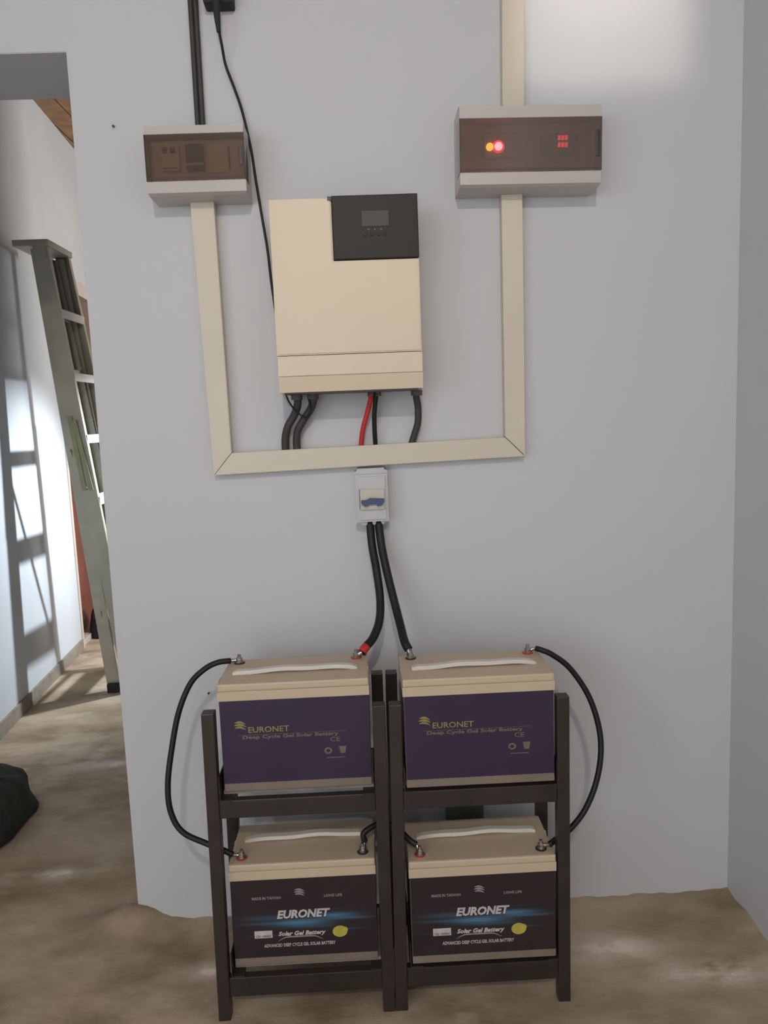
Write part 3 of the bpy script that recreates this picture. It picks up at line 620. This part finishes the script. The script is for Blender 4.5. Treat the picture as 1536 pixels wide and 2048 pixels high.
Pa = [(0.0190, -0.040, 1.068), (0.022, -0.050, 1.012), (0.030, -0.075, 0.954), (0.036, -0.105, 0.892), (0.032, -0.138, 0.844), (0.016, -0.165, 0.810), (-0.004, -0.188, 0.793), tUL_r + V((0.014, 0.002, 0.005))]
battery_cable(Pa, 0.0102, 'thick black cable with red sleeve from isolator to the battery nearer the doorway', [(Pa[-1], tUL_r)], (-1, 'red'))
Pb = [(0.0405, -0.040, 1.068), (0.046, -0.060, 1.006), (0.056, -0.085, 0.948), (0.069, -0.12, 0.886), (0.080, -0.16, 0.838), (0.087, -0.203, 0.808), tUR_l + V((-0.004, 0.006, 0.014))]
battery_cable(Pb, 0.0102, 'thick black cable from isolator to the battery nearer the room corner', [(Pb[-1], tUR_l)])

# ------------------------------------------------------------------ dark grey box low on the wall, nail
so = tag(empty('wall_box', (0.2385, 0, 0.2935)), 'dark grey box low on the wall behind the racks', 'socket')
obj('box', box(-0.050, 0.050, -0.030, 0.0, -0.042, 0.046, bev=0.003), 'socket', so)  # plain dark grey box, its purpose left open
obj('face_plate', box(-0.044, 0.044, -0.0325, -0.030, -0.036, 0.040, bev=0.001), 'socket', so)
tag(obj('nail', lathe([(0.0012, 0.004), (0.0012, -0.006), (0.0030, -0.0065), (0.0026, -0.0078)], (-0.5474, 0, 2.0312), 10, axis='y'), 'nail'), 'tiny dark nail in the bare wall beside the doorway', 'nail')

tag(obj('nail', lathe([(0.0014, 0.004), (0.0014, -0.006), (0.0030, -0.0065), (0.0026, -0.0078)], (-0.4166, 0, 0.6332), 10, axis='y'), 'nail'), 'tiny dark smudge on the wall inside the cable loop above the rack', 'nail')  # small dark smudge, modelled with the same shape as the nail
# ------------------------------------------------------------------ ladder in the corridor
ld = tag(empty('step_ladder', (-1.28, 2.02, 0)), 'aluminium step ladder standing in the corridor behind the doorway', 'ladder')
o0 = ld.location
def xr(z): return -1.174 - 0.119 * z
def xl(z): return -1.3215 - 0.088 * z
def yn(z): return 1.835 + 0.012 * z
def yf(z): return 2.285 - 0.062 * z
def lp(x, y, z): return V((x, y, z)) - o0
FR, RR, TOP = 0.066, 0.060, 2.19
for fy in (yn, yf):
    near = fy is yn
    bm = bar(lp(xr(0.03) - FR / 2, fy(0.03), 0.03), lp(xr(TOP) - FR / 2, fy(TOP), TOP), FR, 0.006)     # web
    s = 1 if near else -1
    for q in (0.002, FR - 0.002):
        bar(lp(xr(0.03) - q, fy(0.03) + s * 0.012, 0.03), lp(xr(TOP) - q, fy(TOP) + s * 0.012, TOP), 0.004, 0.026, bm)
    fr = obj('front_rail', bm, 'alu', ld)
    k = s * 0.009
    bm = bar(lp(xl(0.03) + RR / 2, fy(0.03) + k, 0.03), lp(xl(TOP) + RR / 2 - 0.002, fy(TOP) + k, TOP - 0.02), RR, 0.006)
    for q in (0.002, RR - 0.002):
        bar(lp(xl(0.03) + q, fy(0.03) + s * 0.010 + k, 0.03), lp(xl(TOP) + q - 0.002, fy(TOP) + s * 0.010 + k, TOP - 0.02), 0.004, 0.022, bm)
    obj('rear_rail', bm, 'alu', ld)
    obj('foot', box(*(lambda c: (c.x - 0.036, c.x + 0.036, c.y - 0.02, c.y + 0.024, -o0.z, 0.05))(lp(xr(0) - FR / 2, fy(0), 0)), bev=0.004), 'rubber', ld)
    obj('foot', box(*(lambda c: (c.x - 0.028, c.x + 0.028, c.y - 0.018, c.y + 0.022, -o0.z, 0.045))(lp(xl(0) + RR / 2, fy(0), 0)), bev=0.004), 'rubber', ld)
for i, z in enumerate((0.385, 0.685, 0.985, 1.287, 1.587, 1.887)):
    bm = bmesh.new(); a = lp(xr(z), yn(z) + 0.004, z); b = lp(xr(z), yf(z) - 0.004, z)
    vs_ = []
    bx(bm, a.x - FR + 0.002, a.x + 0.006, a.y, b.y, z - 0.006, z); bx(bm, a.x + 0.002, a.x + 0.006, a.y, b.y, z - 0.040, z - 0.006); bx(bm, a.x - FR + 0.002, a.x - FR + 0.006, a.y, b.y, z - 0.030, z - 0.006)
    obj('step', bm, 'alu_step', ld)
for z in (0.40, 1.60):
    obj('rear_brace', bar(lp(xl(z) + RR / 2, yn(z), z), lp(xl(z) + RR / 2, yf(z), z), 0.006, 0.03), 'alu', ld)
for za, zb in ((0.42, 1.22),):
    obj('diagonal_brace', bar(lp(xl(za) + RR / 2 - 0.006, yf(za), za), lp(xl(zb) + RR / 2 - 0.006, yn(zb), zb), 0.004, 0.022), 'alu', ld)
# folded spreader on the near and far side
for fy, s in ((yn, -1), (yf, 1)):
    sp = obj('spreader', bar(lp(-1.395, fy(1.37) + s * 0.008, 1.38), lp(-1.352, fy(1.03) + s * 0.008, 1.02), 0.022, 0.004), 'alu_green', ld)
    obj('spreader_arm', bar(lp(-1.372, fy(1.37) + s * 0.013, 1.36), lp(-1.316, fy(1.03) + s * 0.013, 1.02), 0.020, 0.004), 'alu_green', sp)
    obj('rivet', lathe([(0.006, 0), (0.006, -0.003), (0.003, -0.005)], lp(-1.334, fy(1.06) + s * 0.015, 1.035), 10, axis='y'), 'alu_step', sp)
obj('top_cap', box(*(lambda a, b: (-1.592 - o0.x, xr(TOP) - o0.x + 0.010, a.y - 0.012, b.y + 0.012, TOP - 0.012, TOP + 0.018))(lp(0, yn(TOP), 0), lp(0, yf(TOP), 0)), bev=0.005), 'alu', ld)
obj('cap_apron', box(*(lambda a, b: (-1.50 - o0.x, xr(TOP) - o0.x - 0.004, a.y - 0.006, a.y - 0.001, TOP - 0.07, TOP - 0.012))(lp(0, yn(TOP), 0), 0)), 'alu', ld)

# ------------------------------------------------------------------ bag on the corridor floor, dark sack at the far door
def blob(name, size, material, parent, seed=0, flat=0.35, nu=36, nv=20, amp=0.10):
    rnd = random.Random(seed); ph = [rnd.uniform(0, 6.28) for _ in range(8)]
    bm = bmesh.new(); rings = []
    def sg(v, e): return math.copysign(abs(v) ** e, v)
    for j in range(1, nv):
        th = -math.pi / 2 + math.pi * j / nv; r = []
        for i in range(nu):
            a = 2 * math.pi * i / nu
            x = sg(math.cos(th), 0.6) * sg(math.cos(a), 0.7); y = sg(math.cos(th), 0.6) * sg(math.sin(a), 0.7); z = sg(math.sin(th), 0.75)
            k = 1 + amp * (0.45 * math.sin(3 * a + ph[0] + 2 * z) + 0.3 * math.sin(5 * a + ph[1] - 3 * z) + 0.35 * math.sin(7 * z + 2 * a + ph[2]) + 0.2 * math.sin(11 * a + ph[3]))
            x *= k; y *= k; z = (z * k if z > 0 else max(z, -flat))
            r.append(bm.verts.new((x * size[0], y * size[1], (max(z, -flat) + flat) * size[2])))
        rings.append(r)
    for a, b in zip(rings, rings[1:]):
        for k in range(nu): bm.faces.new((a[k], a[(k + 1) % nu], b[(k + 1) % nu], b[k]))
    bm.faces.new(rings[0][::-1]); bm.faces.new(rings[-1]); return obj(name, bm, material, parent, True)
bg = tag(empty('tool_bag', (-1.375, 0.52, 0), 0.0), 'dark green canvas bag on the corridor floor at the left edge', 'bag')
blob('bag_body', (0.19, 0.25, 0.125), 'bag', bg, 3)
obj('strap', tube([(-0.15, -0.05, 0.150), (-0.05, -0.10, 0.180), (0.07, -0.10, 0.170), (0.150, -0.11, 0.11), (0.175, -0.13, 0.045)], 0.011, 6, 8), 'strap', bg, True)
obj('zip_flap', tube([(-0.13, 0.06, 0.170), (0.0, 0.05, 0.178), (0.12, 0.05, 0.155)], 0.008, 6, 8), 'strap', bg, True)
blob_e = tag(empty('dark_lump', (-1.685, 2.94, 0)), 'small dark sack on the floor by the red-brown corridor door', 'lump')
blob('lump_body', (0.075, 0.12, 0.15), 'strap', blob_e, 9)  # dark lump at the door foot, its nature left open
obj('lump_top', lathe([(0.03, 0.17), (0.02, 0.19), (0.032, 0.215)], (0, 0, 0), 12), 'strap', blob_e)
